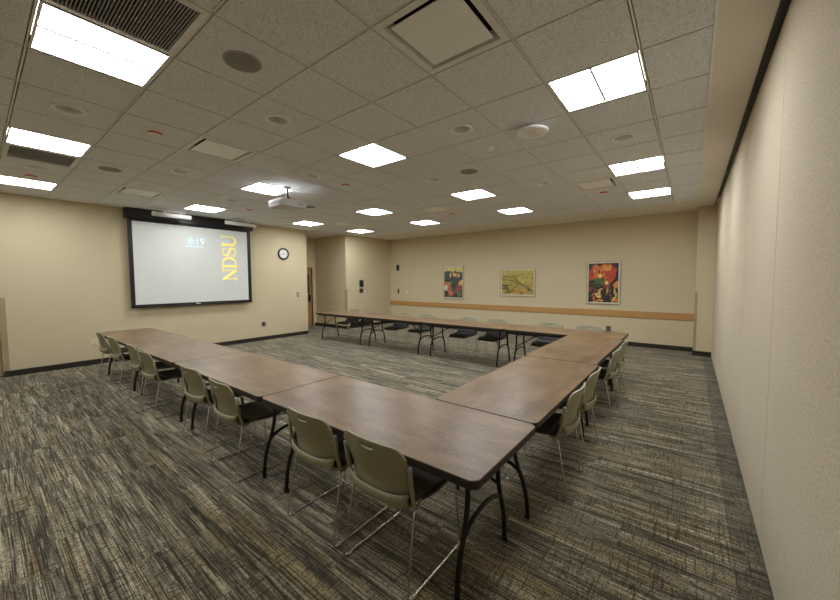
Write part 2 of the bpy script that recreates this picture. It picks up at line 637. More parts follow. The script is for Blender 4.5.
# ---- recessed light fixtures
lt = thing('ceiling_light', '', 'ceiling light')
h = T / 2 - .01
b = MB()
for a in range(4):
    o4 = [(-h, -h), (-h, h), (h, h), (h, -h)]; i4 = [(x * .955, y * .955) for x, y in o4]
    c = (a + 1) % 4
    b.poly([(*o4[a], 0), (*o4[c], 0), (*i4[c], .0), (*i4[a], .0)][::-1])
    b.poly([(*i4[a], 0), (*i4[c], 0), (*i4[c], .075), (*i4[a], .075)][::-1])
b.poly([(-h, -h, .076), (h, -h, .076), (h, h, .076), (-h, h, .076)])
b.build('frame', M['reflector'], lt)
hi = h * .95
for sx in (-1, 1):
    b = MB()
    n = 10
    k = len(b.v)
    for t in range(n + 1):
        u = t / n
        x = sx * (.014 + (hi - .014) * u)
        z = .012 + .045 * math.sin(PI * u) ** .8
        b.v += [(x, -hi, z), (x, hi, z)]
    for t in range(n):
        q = (k + 2 * t, k + 2 * t + 1, k + 2 * t + 3, k + 2 * t + 2)
        b.face(q if sx > 0 else q[::-1], 0, True)
    b.build('lens', M['lens'], lt)
    for sy in (-1, 1):          # white end cheeks closing each trough
        b = MB()
        pts = [(sx * (.014 + (hi - .014) * t / n), sy * (hi - .004), .012 + .045 * math.sin(PI * t / n) ** .8) for t in range(n + 1)]
        b.poly(pts)
        b.build('end_cheek', M['reflector'], lt)
b = MB(); b.prism([(-.014, 0), (.014, 0), (.005, -.012), (-.005, -.012)], -hi, hi)
sp = b.build('centre_spine', M['spine'], lt)
sp.data.transform(Matrix(((1, 0, 0, 0), (0, 0, 1, 0), (0, 1, 0, .018), (0, 0, 0, 1))))
rows = {-3: 'first', 1: 'second', 5: 'third', 8: 'fourth'}
cols = {1: 'first', -3: 'second', -7: 'third', -11: 'fourth'}
rowtxt = {-3: 'ceiling row with the louvred return grilles', 1: 'ceiling row of the projector', 5: 'ceiling row next before the picture wall row', 8: 'ceiling row closest to the picture wall'}
coltxt = {1: 'beside the partition', -3: 'second from the partition', -7: 'third from the partition', -11: 'beside the screen wall'}
for k, (i, j) in enumerate(LIGHTS):
    put(lt, k == 0, cell(i, j), 0, 'square ceiling light %s, in the %s' % (coltxt[i], {-3: 'row with the slatted grilles', 1: 'row with the projector', 5: 'row one before the picture wall', 8: 'row beside the picture wall'}[j]), 'square recessed ceiling lights')

# ---- slatted return grilles
gr = thing('return_grille', '', 'air grille')
b = MB()
o4 = [(-h, -h), (-h, h), (h, h), (h, -h)]; i4 = [(x * .88, y * .88) for x, y in o4]
for a in range(4):
    c = (a + 1) % 4
    b.poly([(*o4[c], -.002), (*o4[a], -.002), (*i4[a], -.006), (*i4[c], -.006)][::-1])
    b.poly([(*i4[a], -.006), (*i4[c], -.006), (*i4[c], .03), (*i4[a], .03)][::-1])
    b.poly([(*o4[a], -.002), (*o4[c], -.002), (*o4[c], .02), (*o4[a], .02)])
b.build('frame', M['offwhite'], gr)
b = MB()
q = h * .88
for s in range(34):
    y = -q + (s + .5) * 2 * q / 34
    b.box(-q, q, y - .0025, y + .0025, -.004, .02)
b.build('slat_panel', M['grey'], gr)
b = MB(); b.box(-q, q, -q, q, .03, .034); b.build('back_panel', M['plenum'], gr)
for k, (i, j) in enumerate(GRILLES):
    put(gr, k == 0, cell(i, j), 0, ['large slatted return air grille in the ceiling tile beside the nearer ceiling light', 'slatted return air grille beyond the second light toward the screen wall'][k], 'slatted return grilles')

# ---- square plaque diffusers
df = thing('air_diffuser', '', 'air vent')
b = MB()
i4 = [(x * .86, y * .86) for x, y in o4]; u4 = [(x * .80, y * .80) for x, y in o4]
for a in range(4):
    c = (a + 1) % 4
    b.poly([(*o4[a], -.002), (*o4[c], -.002), (*i4[c], -.004), (*i4[a], -.004)][::-1])
    b.poly([(*i4[a], -.004), (*i4[c], -.004), (*u4[c], .06), (*u4[a], .06)][::-1])
    b.poly([(*o4[a], -.002), (*o4[c], -.002), (*o4[c], .02), (*o4[a], .02)])
b.build('frame', M['offwhite'], df)
b = MB(); b.box(-h, h, -h, h, .06, .064); b.build('duct_throat', M['plenum'], df)
b = MB(); b.box(-.222, .222, -.222, .222, -.002, .006)
pl = b.build('plaque', M['white'], df, bevel=.003)
dl = ['big square air vent in the ceiling over the corner of the tables', 'square air vent in the ceiling before the projector', 'square air vent close to the screen wall above the screen',
      'square air vent by the partition before the two far lights', 'square air vent over the table row under the pictures', 'square air vent above the alcove end of the screen wall']
for k, (i, j) in enumerate(DIFF):
    put(df, k == 0, cell(i, j), 0, dl[k], 'square plaque air vents')

# ---- unlit recessed downlights
dw = thing('downlight', '', 'downlight')
b = MB()
b.lathe([(.096, .004), (.113, .002), (.113, -.008), (.104, -.014), (.092, -.010), (.084, .002)], 40)
b.build('trim_ring', M['white'], dw)
b = MB()
b.lathe([(.085, .0), (.080, .03), (.070, .062)], 40)
b.build('cone', M['offwhite'], dw)
b = MB(); b.lathe([(.071, .060), (.064, .075), (.06, .12), (0, .12)], 40); b.build('lamp_well', M['brown'], dw)


def nb(i, j):
    a = ['partition side', 'partition side', 'middle', 'middle', 'screen side']
    return a


for k, (i, j) in enumerate(DOWN):
    dtx = {-3: 'in the tile row of the slatted grilles', -1: 'in the tile row of the big air vent', 1: 'in the tile row of the projector lights',
           3: 'in the tile row two past the projector', 5: 'in the third row of square lights'}[j]
    same = sorted([c for c in DOWN if c[1] == j], key=lambda c: -c[0])
    w = 'only' if len(same) == 1 else ordn[same.index((i, j))]
    put(dw, k == 0, cell(i, j), 0, 'unlit round downlight, %s from the partition %s' % (w, dtx), 'unlit round downlights')

# ---- round ceiling speakers
sk = thing('ceiling_speaker', '', 'speaker')
b = MB(); b.lathe([(0, -.009), (.06, -.0085), (.108, -.005)], 40); b.build('grille', M['dgrey'], sk)
b = MB(); b.lathe([(.107, -.005), (.117, -.006), (.121, -.002), (.121, .002)], 40); b.build('rim', M['grey'], sk)
spk = [(-2, -2), (-8, -2), (-2, 3), (-8, 3)]
spl = ['dark round ceiling speaker beside the big slatted grille', 'dark round ceiling speaker beyond the smaller slatted grille toward the screen',
       'dark round ceiling speaker between the big air vent and picture wall lights', 'dark round ceiling speaker just past the projector']
for k, (i, j) in enumerate(spk):
    put(sk, k == 0, cell(i, j), 0, spl[k], 'round ceiling speakers')

# ---- flush round sprinkler covers with an orange-red rim
sr = thing('ceiling_disc', '', 'ceiling disc')
b = MB(); b.lathe([(.058, .004), (.060, -.016), (.0585, -.018)], 36); b.build('rim', M['red'], sr)
tag(sr.children[0], 'orange-red rim')
b = MB(); b.lathe([(.0585, -.0182), (.03, -.0195), (0, -.02)], 36); b.build('cover_plate', M['offwhite'], sr)
spx = [(-5, -2), (-5, 2), (-10, -3), (0, 2), (0, 7), (-5, 7), (-10, 2)]
spt = ['small round ceiling disc with red rim between the slatted grilles and the first vents', 'small round ceiling disc with red rim past the projector row light',
       'small round ceiling disc with red rim beside the screen wall light', 'small round ceiling disc with red rim beside the white disc-shaped device',
       'small round ceiling disc with red rim past the vent by the partition', 'small round ceiling disc with red rim past the vent over the picture wall tables',
       'small round ceiling disc with red rim between the screen and the projector']
for k, (i, j) in enumerate(spx):
    x, y, z = cell(i, j)
    if k == 3: x, y = GX + .40 * T, GY + 2.42 * T
    put(sr, k == 0, (x, y, z), 0, spt[k], 'red rimmed ceiling discs')

# ---- white disc access point and a small sensor
ap = thing('access_point', 'white disc-shaped device hanging under the ceiling beside the partition light', 'access point', (GX + .43 * T, GY + 2.13 * T, HC))
b = MB(); b.lathe([(.06, .004), (.06, -.03), (.13, -.032), (.15, -.040), (.152, -.05), (.14, -.058), (.11, -.062), (0, -.063)], 48); b.build('body', M['white'], ap)
b = MB(); b.box(-.05, .05, -.09, .09, -.0645, -.0625); b.build('face_panel', M['offwhite'], ap, bevel=.001)
b = MB(); b.lathe([(.045, .004), (.045, -.012), (.035, -.02), (0, -.022)], 28)
o = b.build('ceiling_sensor', M['white']); o.location = cell(-1, 2)
tag(o, 'small white round sensor in a ceiling tile between downlight and dark speaker', 'sensor')

# ------------------------------------------------------------------ projector
pj = thing('projector', 'white projector hanging from the ceiling on a short pole', 'projector', (-5.10, 3.15, 2.745))
b = MB(); b.prism(rrect(.205, .215, .025), 0, .105)
bd = b.build('body', M['pwhite'], pj, bevel=.008)
b = MB()
for k in range(7):
    b.box(-.17 + k * .05, -.145 + k * .05, -.2165, -.214, .025, .075)
b.build('vent', M['dgrey'], bd)
b = MB(); b.lathe([(.045, 0), (.045, .012), (.036, .014), (.03, .006), (0, .006)], 24, (0, 0, 0), 'x')
ln = b.build('projection_lens', M['slate'], pj); ln.location = (-.206, .08, .05); ln.scale = (-1, 1, 1)
for sx in (-1, 1):
    for sy in (-1, 1):
        b = MB(); b.lathe([(.012, 0), (.012, -.008), (0, -.008)], 12, (sx * .16, sy * .15, 0))
        b.build('foot', M['dgrey'], pj)
b = MB(); b.box(.2045, .206, .05, .15, .045, .06); b.build('badge', M['grey'], pj)
b = MB()
b.tube([(0, 0, .15), (0, 0, .30)], .02, 14)
b.lathe([(.055, HC - 2.745 - .008), (.055, HC - 2.745)], 20); b.lathe([(0, HC - 2.745 - .008), (.055, HC - 2.745 - .008)], 20)
b.box(-.03, .03, -.03, .03, .12, .17)
for sx, sy in ((1, 1), (1, -1), (-1, 1), (-1, -1)):
    b.tube([(0, 0, .13), (sx * .11, sy * .10, .112), (sx * .12, sy * .11, .1)], .007, 8)
b.build('mount', M['slate'], pj)

# ------------------------------------------------------------------ projection screen
SY0, SY1 = 1.97, 4.47
ps = thing('projection_screen', 'large pull-down projection screen with black border showing NDSU and 8:19', 'projection screen', (SCX, (SY0 + SY1) / 2, 0))
oy = (SY0 + SY1) / 2
b = MB(); b.box(XL - SCX + .004, .05, SY0 - .03 - oy, SY1 + .03 - oy, 2.865, HC); b.build('case', M['blackcase'], ps, bevel=.006)
b = MB(); b.box(-.004, 0, SY0 + .005 - oy, SY1 - .03 - oy, 1.07, 2.88)
b.build('border', M['blackcase'], ps)
b = MB(); b.box(0, .0012, SY0 + .08 - oy, SY1 - .115 - oy, 1.115, 2.82)
fab = b.build('fabric', M['screen'], ps)
b = MB(); b.tube([(0, SY0 + .0 - oy, 1.062), (0, SY1 - .025 - oy, 1.062)], .017, 12); b.build('weight_bar', M['blackcase'], ps)
b = MB(); b.tube([(.02, 3.19 - oy, 1.10), (.02, 3.19 - .05 - oy, 1.085), (.02, 3.19 + .05 - oy, 1.085)], .006, 8); b.build('pull_handle', M['white'], ps)


def strokes(mb, pts, w, mi=0):
    """flat ribbon of varying width through 2-D points; w a number or a list"""
    n = len(pts)
    L = []
    for i in range(n):
        a, c = pts[max(i - 1, 0)], pts[min(i + 1, n - 1)]
        dx, dy = c[0] - a[0], c[1] - a[1]
        l = math.hypot(dx, dy) or 1
        ww = (w[i] if isinstance(w, (list, tuple)) else w) / 2
        L.append(((pts[i][0] - dy / l * ww, pts[i][1] + dx / l * ww), (pts[i][0] + dy / l * ww, pts[i][1] - dx / l * ww)))
    for p, q in zip(L, L[1:]):
        mb.append([p[0], q[0], q[1], p[1]])


def arc(cx, cy, rx, ry, a0, a1, n=14):
    return [(cx + rx * math.cos(math.radians(a0 + (a1 - a0) * k / n)), cy + ry * math.sin(math.radians(a0 + (a1 - a0) * k / n))) for k in range(n + 1)]


# serif capitals in a 1-high box: lists of quads
def serif(P, x, y, w=.22, t=.045):
    strokes(P, [(x - w / 2, y), (x + w / 2, y)], t)


LET = {}
P = []
strokes(P, [(.14, 0), (.14, 1)], .06); strokes(P, [(.72, 0), (.72, 1)], .06); strokes(P, [(.12, .98), (.72, .02)], .15)
serif(P, .14, .022, .26); serif(P, .11, .978, .2); serif(P, .72, .978, .26)
LET['N'] = (P, .86)
P = []
strokes(P, [(.16, 0), (.16, 1)], .14); serif(P, .14, .022, .26); serif(P, .14, .978, .26)
a = [(.14, .975), (.3, .975)] + arc(.34, .5, .40, .475, 85, -85, 20) + [(.3, .025), (.14, .025)]
strokes(P, a, [.045] * 2 + [.05 + .1 * math.sin(PI * k / 20) for k in range(21)] + [.045] * 2)
LET['D'] = (P, .82)
P = []
a = arc(.33, .74, .24, .235, 30, 180, 12) + arc(.33, .74, .24, .235, 190, 262, 6)[1:] + [(.40, .475)] + arc(.34, .26, .26, .235, 62, -60, 10) + arc(.34, .26, .26, .235, -75, -165, 8)
nn = len(a)
strokes(P, a, [.05 + .10 * math.exp(-((k / (nn - 1) - .5) / .2) ** 2) for k in range(nn)])
strokes(P, [(.55, .70), (.55, .96)], .04); strokes(P, [(.08, .04), (.08, .32)], .04)
LET['S'] = (P, .66)
P = []
a = [(.17, .98), (.17, .36)] + arc(.44, .34, .27, .315, 180, 360, 18) + [(.71, .36), (.71, .98)]
strokes(P, a, [.14, .14] + [.14 - .08 * k / 18 for k in range(19)] + [.055, .055])
serif(P, .17, .978, .28); serif(P, .71, .978, .24)
LET['U'] = (P, .88)
b = MB()
apos, HT = 1.60, .325
tot = sum(LET[c][1] for c in 'NDSU')
sc_a = 1.12 / tot
for c in 'NDSU':
    quads, wd = LET[c]
    for qd in quads:
        b.poly([(.0035, 4.075 - q[1] * HT - oy, apos + q[0] * sc_a) for q in qd][::-1])
    apos += wd * sc_a
b.build('projected_letters', M['beam_yellow'], fab)

tcv = bpy.data.curves.new('clock_digits', 'FONT')
tcv.body = '8:19'; tcv.size = .21; tcv.offset = 0
to = bpy.data.objects.new('tmp', tcv); COL.objects.link(to)
bpy.context.view_layer.update()
me = bpy.data.meshes.new_from_object(to.evaluated_get(bpy.context.evaluated_depsgraph_get()))
bpy.data.objects.remove(to)
me.name = 'projected_time'
w = max(v.co.x for v in me.vertices)
s = .33 / w
for v in me.vertices:
    v.co = Vector((.0035, v.co.x * s + 3.035 - oy, v.co.y + 2.43))
me.materials.clear(); me.materials.append(M['beam_blue'])
o = bpy.data.objects.new('projected_time', me); COL.objects.link(o); o.parent = fab
b = MB()
x = 2.99
for wd in (.05, .03, .06, .02, .04, .05, .03, .045, .03):
    b.box(.0012, .0035, x - oy, x + wd * .85 - oy, 2.374, 2.388); x += wd
b.build('projected_date', M['beam_blue'], fab)
b = MB()
b.box(.0012, .0025, 3.6 - oy, 3.95 - oy, 2.545, 2.575); b.build('projected_caption', M['beam_faint'], fab)
b = MB(); b.box(.0012, .002, 2.75 - oy, 3.7 - oy, 1.60, 1.612)
b.build('projected_line', M['beam_faint'], fab)

# ---- white tube-shaped lights hung before the screen
for k, (y0, y1) in enumerate(((2.31, 2.96), (3.70, 4.38))):
    yc = (y0 + y1) / 2
    tl = thing('tube_light', ['white tube-shaped fixture hung above the middle of the screen', 'white tube-shaped fixture hung above the clock end of the screen'][k], 'tube light', (-8.55, yc, 2.96 - .005))
    L = (y1 - y0) / 2
    b = MB(); b.tube([(0, -L, 0), (0, L, 0)], .045, 20); b.build('tube_housing', M['offwhite'], tl)
    for s in (-1, 1):
        b = MB(); b.lathe([(.047, 0), (.047, .02), (.03, .028), (0, .03)], 20, (0, 0, 0), 'y'); e = b.build('end_cap', M['offwhite'], tl)
        e.location = (0, s * (L - .005), 0); e.scale = (1, s, 1)
    b = MB(); b.box(-.03, .03, -L * .55, L * .75, .062, HC - 2.955)
    for q in (-.4, .5):
        b.box(-.012, .012, q * L - .02, q * L + .02, .035, .065)
    b.build('ceiling_bracket', M['offwhite'], tl)

# ------------------------------------------------------------------ things on the walls
ck = thing('wall_clock', 'round black-framed wall clock between the screen and the alcove', 'clock', (XL, 5.405, 2.345))
b = MB(); b.lathe([(.160, 0), (.165, .02), (.158, .04), (.145, .045), (.128, .03), (.122, .02)], 48, (0, 0, 0), 'x'); b.build('rim', M['black'], ck)
b = MB(); b.lathe([(.125, .02), (0, .02)], 48, (0, 0, 0), 'x'); fc = b.build('clock_face', M['clockface'], ck)
b = MB()
for k in range(12):
    a = k * PI / 6
    r0, r1, w = (.092, .112, .004) if k % 3 == 0 else (.1, .112, .0025)
    ux, uz = math.sin(a), math.cos(a)
    b.poly([(.0215, ux * r + uz * s * w, uz * r - ux * s * w) for r, s in ((r0, -1), (r0, 1), (r1, 1), (r1, -1))])
b.build('hour_marks', M['black'], fc)
for nm, an, ln_, w in (('hour_hand', 8.3 * 30, .06, .005), ('minute_hand', 19 * 6, .09, .0035)):
    a = math.radians(an)
    ux, uz = math.sin(a), math.cos(a)
    b = MB(); b.poly([(.024, ux * r + uz * s * w, uz * r - ux * s * w) for r, s in ((-.015, -1), (-.015, 1), (ln_, .6), (ln_, -.6))])
    b.build(nm, M['black'], ck)


def plate(name, label, cat, loc, facing, w, hh, mats, kind):
    """wall plate facing +X ('x') or -Y ('y')"""
    t = thing(name, label, cat, loc, 0 if facing == 'x' else -PI / 2)
    b = MB(); b.box(-.001, .006, -w / 2, w / 2, -hh / 2, hh / 2); b.build('plate', mats[0], t, bevel=.002)
    if kind == 'outlet':
        for s in (-1, 1):
            b = MB(); b.box(.006, .009, -.017, .017, s * hh * .24 - .014, s * hh * .24 + .014); f = b.build('socket', mats[1], t, bevel=.003)
            b = MB()
            for q in (-1, 1): b.box(.0088, .0094, q * .007 - .0012, q * .007 + .0012, s * hh * .24 - .005, s * hh * .24 + .006)
            b.build('slot', M['black'], f)
    elif kind == 'switch':
        b = MB(); b.box(.006, .0085, -.016, .016, -.033, .033); r = b.build('rocker', mats[1], t, bevel=.002)
    elif kind == 'panel':
        b = MB(); b.box(.006, .012, -w * .36, w * .36, -hh * .36, hh * .36); b.build('display', mats[1], t, bevel=.002)
    return t


plate('wall_outlet', 'ivory outlet low on the screen wall behind the end chair', 'outlet', (XL, 1.41, .435), 'x', .10, .12, (M['ivory'], M['ivory']), 'outlet')
plate('wall_outlet', 'dark-rimmed outlet low on the wall below the screen and clock', 'outlet', (XL, 4.78, .435), 'x', .115, .12, (M['steel'], M['black']), 'outlet')
plate('wall_outlet', 'steel outlet low on the picture wall behind the corner table', 'outlet', (-1.575, YB, .375), 'y', .11, .13, (M['steel'], M['black']), 'outlet')
plate('light_switch', 'light switch on the screen wall by the alcove corner', 'switch', (XL, 5.84, 1.195), 'x', .08, .125, (M['steel'], M['offwhite']), 'switch')
plate('light_switch', 'narrow dark switch on the picture wall near the closet corner', 'switch', (-8.47, YB, 1.195), 'y', .075, .17, (M['brown'], M['slate']), 'switch')
plate('light_switch', 'white switch on the picture wall beside the dark switch', 'switch', (-8.05, YB, 1.175), 'y', .08, .13, (M['ivory'], M['offwhite']), 'switch')
plate('wall_device', 'small dark brown box mounted high on the picture wall', 'wall device', (-8.49, YB, 2.05), 'y', .14, .21, (M['brown'], M['black']), 'panel')
t = plate('control_panel', 'tall dark grey control panel on the closet wall', 'control panel', (-8.87, 8.17, 1.485), 'x', .19, .25, (M['slate'], M['black']), 'panel')
t = plate('control_panel', 'small square dark panel under the taller panel on closet wall', 'control panel', (-8.87, 8.16, 1.245), 'x', .17, .15, (M['slate'], M['brown']), 'panel')
plate('light_switch', 'small white switch beside the square dark panel on closet wall', 'switch', (-8.87, 8.33, 1.22), 'x', .07, .11, (M['ivory'], M['offwhite']), 'switch')


# ------------------------------------------------------------------ pictures
def picture(label, x0, x1, z0, z1, ground, shapes, pal, seed):
    t = thing('framed_picture', label, 'picture', ((x0 + x1) / 2, YB, (z0 + z1) / 2), 0, 'framed pictures on the wall')
    w, hh = (x1 - x0) / 2, (z1 - z0) / 2
    b = MB()
    fw = .011
    for (a, c, e, f) in ((-w, w, hh - fw, hh), (-w, w, -hh, -hh + fw), (-w, -w + fw, -hh, hh), (w - fw, w, -hh, hh)):
        b.box(a, c, -.035, 0, e, f)
    b.build('frame', M['pframe'], t, bevel=.002)
    b = MB(); b.box(-w + fw, w - fw, -.02, -.002, -hh + fw, hh - fw); b.build('mount_board', M['mat_board'], t)
    mg = .045
    pw, ph = w - mg, hh - mg
    mats = [pm('print_ink', c, .5, 0, .22, 9) for c in pal]
    b = MB(); b.box(-pw, pw, -.023, -.02, -ph, ph, ground)
    y = -.0232
    for (mi, pts) in shapes:
        b.poly([(max(-1, min(1, u)) * pw, y, max(-1, min(1, v)) * ph) for u, v in pts], mi)
        y -= .00005
    b.build('print', mats, t)
    return t


rr = random.Random(3)


def blob(cx, cy, rx, ry, n=11, j=.25, rot=0):
    out = []
    for k in range(n):
        a = 2 * PI * k / n
        q = 1 + rr.uniform(-j, j)
        x, y = rx * q * math.cos(a), ry * q * math.sin(a)
        out.append((cx + x * math.cos(rot) - y * math.sin(rot), cy + x * math.sin(rot) + y * math.cos(rot)))
    return out


def ribbon(pts, w):
    L, R = [], []
    for i, p in enumerate(pts):
        a, c = pts[max(i - 1, 0)], pts[min(i + 1, len(pts) - 1)]
        dx, dy = c[0] - a[0], c[1] - a[1]
        l = math.hypot(dx, dy)
        L.append((p[0] - dy / l * w, p[1] + dx / l * w)); R.append((p[0] + dy / l * w, p[1] - dx / l * w))
    return L + R[::-1]


# tall picture: pale yellow sky, dark blue-green trees, salmon and green ground
pal = [(74, 84, 80), (214, 200, 120), (200, 112, 80), (66, 60, 64), (106, 108, 66), (222, 190, 120), (150, 84, 66), (226, 214, 186)]
sh = [(1, [(-1, .72), (-.6, .80), (0, .74), (.5, .72), (1, .68), (1, 1), (-1, 1)])]
for k in range(14):
    sh.append((rr.choice([3, 0, 3, 6]), blob(rr.uniform(-.9, .9), rr.uniform(-.1, .6), .16, .22, 9)))
for k in range(16):
    sh.append((rr.choice([3, 0, 4, 6, 2, 5]), blob(rr.uniform(-.9, .9), rr.uniform(-.9, .2), .13, .10, 8, .4)))
for cx, cy in ((-.3, .5), (.05, .55), (.25, .5), (.6, .45)):
    sh.append((5, blob(cx, cy, .12, .14, 9, .35)))
for cx, cy, mi in ((-.75, -.1, 2), (-.5, -.3, 2), (.75, -.05, 2), (.8, -.35, 6), (.1, -.15, 3), (-.35, -.62, 2), (-.2, -.72, 2), (.3, -.6, 4), (.6, -.75, 4), (-.85, -.35, 7), (-.8, -.75, 3), (.2, -.9, 3), (.5, -.45, 6), (.9, .02, 5)):
    sh.append((mi, blob(cx, cy, .24, .2, 9, .35)))
picture('tall picture of dark trees and orange ground, by the closet corner', -6.475, -5.695, 1.005 - .02, 2.035, 0, sh, pal, 1)
# wide picture: yellow field crossed by a dark branch
pal = [(176, 158, 78), (92, 76, 50), (140, 122, 62), (196, 150, 84), (112, 100, 60), (146, 120, 104), (186, 172, 92)]
sh = [(6, [(-1, .6), (1, .75), (1, 1), (-1, 1)]), (6, blob(.4, .35, .5, .35, 12, .15))]
for k in range(26):
    sh.append((rr.choice([2, 4, 4, 1]), blob(rr.uniform(-.95, .0), rr.uniform(-.9, -.1), .10, .07, 8, .4)))
sh += [(3, blob(.25, -.75, .5, .2, 12, .2)), (3, blob(-.1, -.88, .35, .12, 10, .2))]
sh += [(1, ribbon([(-1, .22), (-.55, .2), (-.2, .08), (.05, -.1), (.3, -.2)], .025)), (1, ribbon([(-.15, .35), (0, .1), (.25, -.15), (.6, -.4), (1, -.72)], .035)),
       (1, ribbon([(-.5, .28), (-.3, .42), (-.1, .42)], .018)), (5, blob(.6, -.4, .26, .10, 10, .2, -.6)), (1, blob(.8, -.6, .2, .07, 10, .3, -.6)), (4, ribbon([(-.9, .5), (-.2, .45), (.5, .75)], .02))]
for k in range(7):
    sh.append((rr.choice([1, 4, 3]), blob(rr.uniform(0, .9), rr.uniform(-.95, -.65), .05, .06, 7, .4)))
picture('wide yellow picture with a dark branch, middle of the picture wall', -4.44, -3.41, 1.125, 1.91, 0, sh, pal, 2)
# tall picture: orange and green fruit and leaves on a dark ground
pal = [(46, 38, 44), (206, 108, 54), (222, 150, 70), (92, 104, 52), (196, 76, 48), (132, 66, 54), (226, 200, 120), (58, 66, 40)]
sh = []
for cx, cy, a, c, mi in ((-.55, .5, .4, .4, 1), (0, .65, .5, .32, 1), (.5, .5, .42, .42, 4), (.3, .75, .3, .18, 2), (-.2, .4, .3, .2, 2), (-.8, .35, .22, .3, 4), (.45, .3, .35, .14, 4)):
    sh.append((mi, blob(cx, cy, a, c, 12, .25)))
for k in range(16):
    sh.append((rr.choice([1, 2, 5, 4]), blob(rr.uniform(-.9, .9), rr.uniform(.1, .9), .13, .07, 8, .4, rr.uniform(0, 3))))
sh += [(3, blob(-.4, .02, .42, .25, 14, .12)), (7, blob(-.75, -.0, .2, .2, 10, .2)), (6, blob(-.2, .36, .14, .1, 9, .3)), (7, blob(-.35, -.12, .25, .08, 10, .2)), (5, blob(.25, -.05, .25, .25, 10, .25)), (6, blob(.25, .0, .13, .1, 9, .2)), (2, blob(.95, -.1, .25, .22, 10, .3)), (5, blob(-.75, -.4, .35, .16, 10, .3))]
for k in range(34):
    sh.append((rr.choice([1, 2, 2, 6, 3, 0, 0, 5, 7]), blob(rr.uniform(-.95, .95), rr.uniform(-.98, -.35), .2, .06, 8, .4, rr.uniform(0, 3))))
picture('tall picture of orange and green shapes on dark, beside the partition end', -2.09, -1.34, .985, 2.035, 0, sh, pal, 3)

# ------------------------------------------------------------------ folding tables
TL, TW = 1.829, .762
tb = thing('folding_table', '', 'table')
out = rrect(TL / 2 - .0015, TW / 2 - .0015, .045, 7)
b = MB(); b.prism([(x * .998, y * .996) for x, y in out], TZ - .006, TZ)
b.build('tabletop', M['laminate'], tb, bevel=.0015)
b = MB(); b.prism(out, TZ - .043, TZ - .003); b.build('edge_band', M['edge'], tb, bevel=.004)
b = MB(); b.box(-TL / 2 + .06, TL / 2 - .06, -TW / 2 + .06, -TW / 2 + .08, TZ - .075, TZ - .043); b.box(-TL / 2 + .06, TL / 2 - .06, TW / 2 - .08, TW / 2 - .06, TZ - .075, TZ - .043)
b.build('apron', M['leg'], tb)
LX = TL / 2 - .16
for sx in (-1, 1):
    b = MB()
    x = sx * LX
    top = TZ - .05
    for sy in (-1, 1):
        b.tube(fillet([(x, sy * .165, top), (x, sy * .178, .40), (x, sy * .262, .19), (x, sy * .278, .012)], .16, 8), .0145, 12)
    arcp = []
    for k in range(25):
        t = PI * k / 24
        arcp.append((x, -math.cos(t) * .248, .20 + .165 * math.sin(t) ** .75))
    b.tube(arcp, .0125, 12)
    b.tube([(x, -.26, top), (x, .26, top)], .014, 10)
    lf = b.build('leg_frame', M['leg'], tb)
    for sy in (-1, 1):
        b = MB(); b.lathe([(0, 0), (.018, 0), (.018, .022), (.015, .026)], 14, (x, sy * .2755, 0)); b.build('foot_cap', M['black'], lf)
    b = MB()
    b.tube([(x, -.178, .40), (sx * (LX - .28), -.09, .58), (sx * (LX - .52), -.02, TZ - .05)], .009, 10)
    b.build('brace', M['leg'], lf)
    b = MB()
    xx = sx * (LX - .07)
    b.tube(fillet([(xx, -.31, TZ - .045), (xx, -.31, TZ - .105), (xx - sx * .05, -.31, TZ - .105), (xx - sx * .05, -.31, TZ - .045)], .012, 4), .004, 8)
    b.build('latch', M['leg'], lf)

NX = -.70                      # partition-side end of the two long rows
NY = 1.288 + TW / 2            # row across from the pictures
FY = 5.735 + TW / 2            # row under the pictures
row_n = 'long table row across from the pictures'
row_f = 'table row in front of the pictures'
first = True
for k in range(4):
    put(tb, first, (NX - TL / 2 - k * (TL + .003), NY, 0), PI, 'brown folding table, %s from the partition in the %s' % (ordn[k], row_n), 'folding tables set in a U')
    first = False
for k in range(2):
    put(tb, False, (NX - TW / 2 - .012 - .03 * k, 2.056 + TL / 2 + k * (TL + .010), 0), -PI / 2, 'brown folding table beside the partition chairs, touching the %s' % (row_n if k == 0 else row_f), 'folding tables set in a U')
for k in range(4):
    put(tb, False, (-.765 - TL / 2 - k * (TL + .003), FY, 0), 0, 'brown folding table, %s from the partition in the %s' % (ordn[k], row_f), 'folding tables set in a U')

# ------------------------------------------------------------------ chairs
ch = thing('stacking_chair', '', 'chair')


def back_fn(u, v):
    # v 0 bottom lip, 1 top edge; u -1..1 across
    au = abs(u)
    z0 = .492 + .030 * au ** 4
    z1 = .785 - .012 * au ** 2 - .05 * max(0, (au - .68) / .32) ** 2.6
    z = z0 + (z1 - z0) * v
    z += -.013 * max(0, 1 - (u / .30) ** 2) * math.exp(-((v - .88) / .07) ** 2)
    w = .204 + .024 * v
    rec = .066 - .102 * v - .012 * math.sin(PI * v)
    wrap = .046 * au ** 2.2
    return (u * w, rec + wrap - .045 * max(0, 1 - v) ** 5, z)


us = [-1 + 2 * k / 22 for k in range(23)]
vs = [0, .03, .1, .22, .36, .5, .64, .76, .84, .865, .9, .95, .98, 1.]
b = MB()
b.grid_shell(back_fn, us, vs, .010, 0, lambda i, j: vs[j] == .865 and -.23 < us[i] and us[i + 1] < .23)
b.build('backrest', M['olive'], ch)


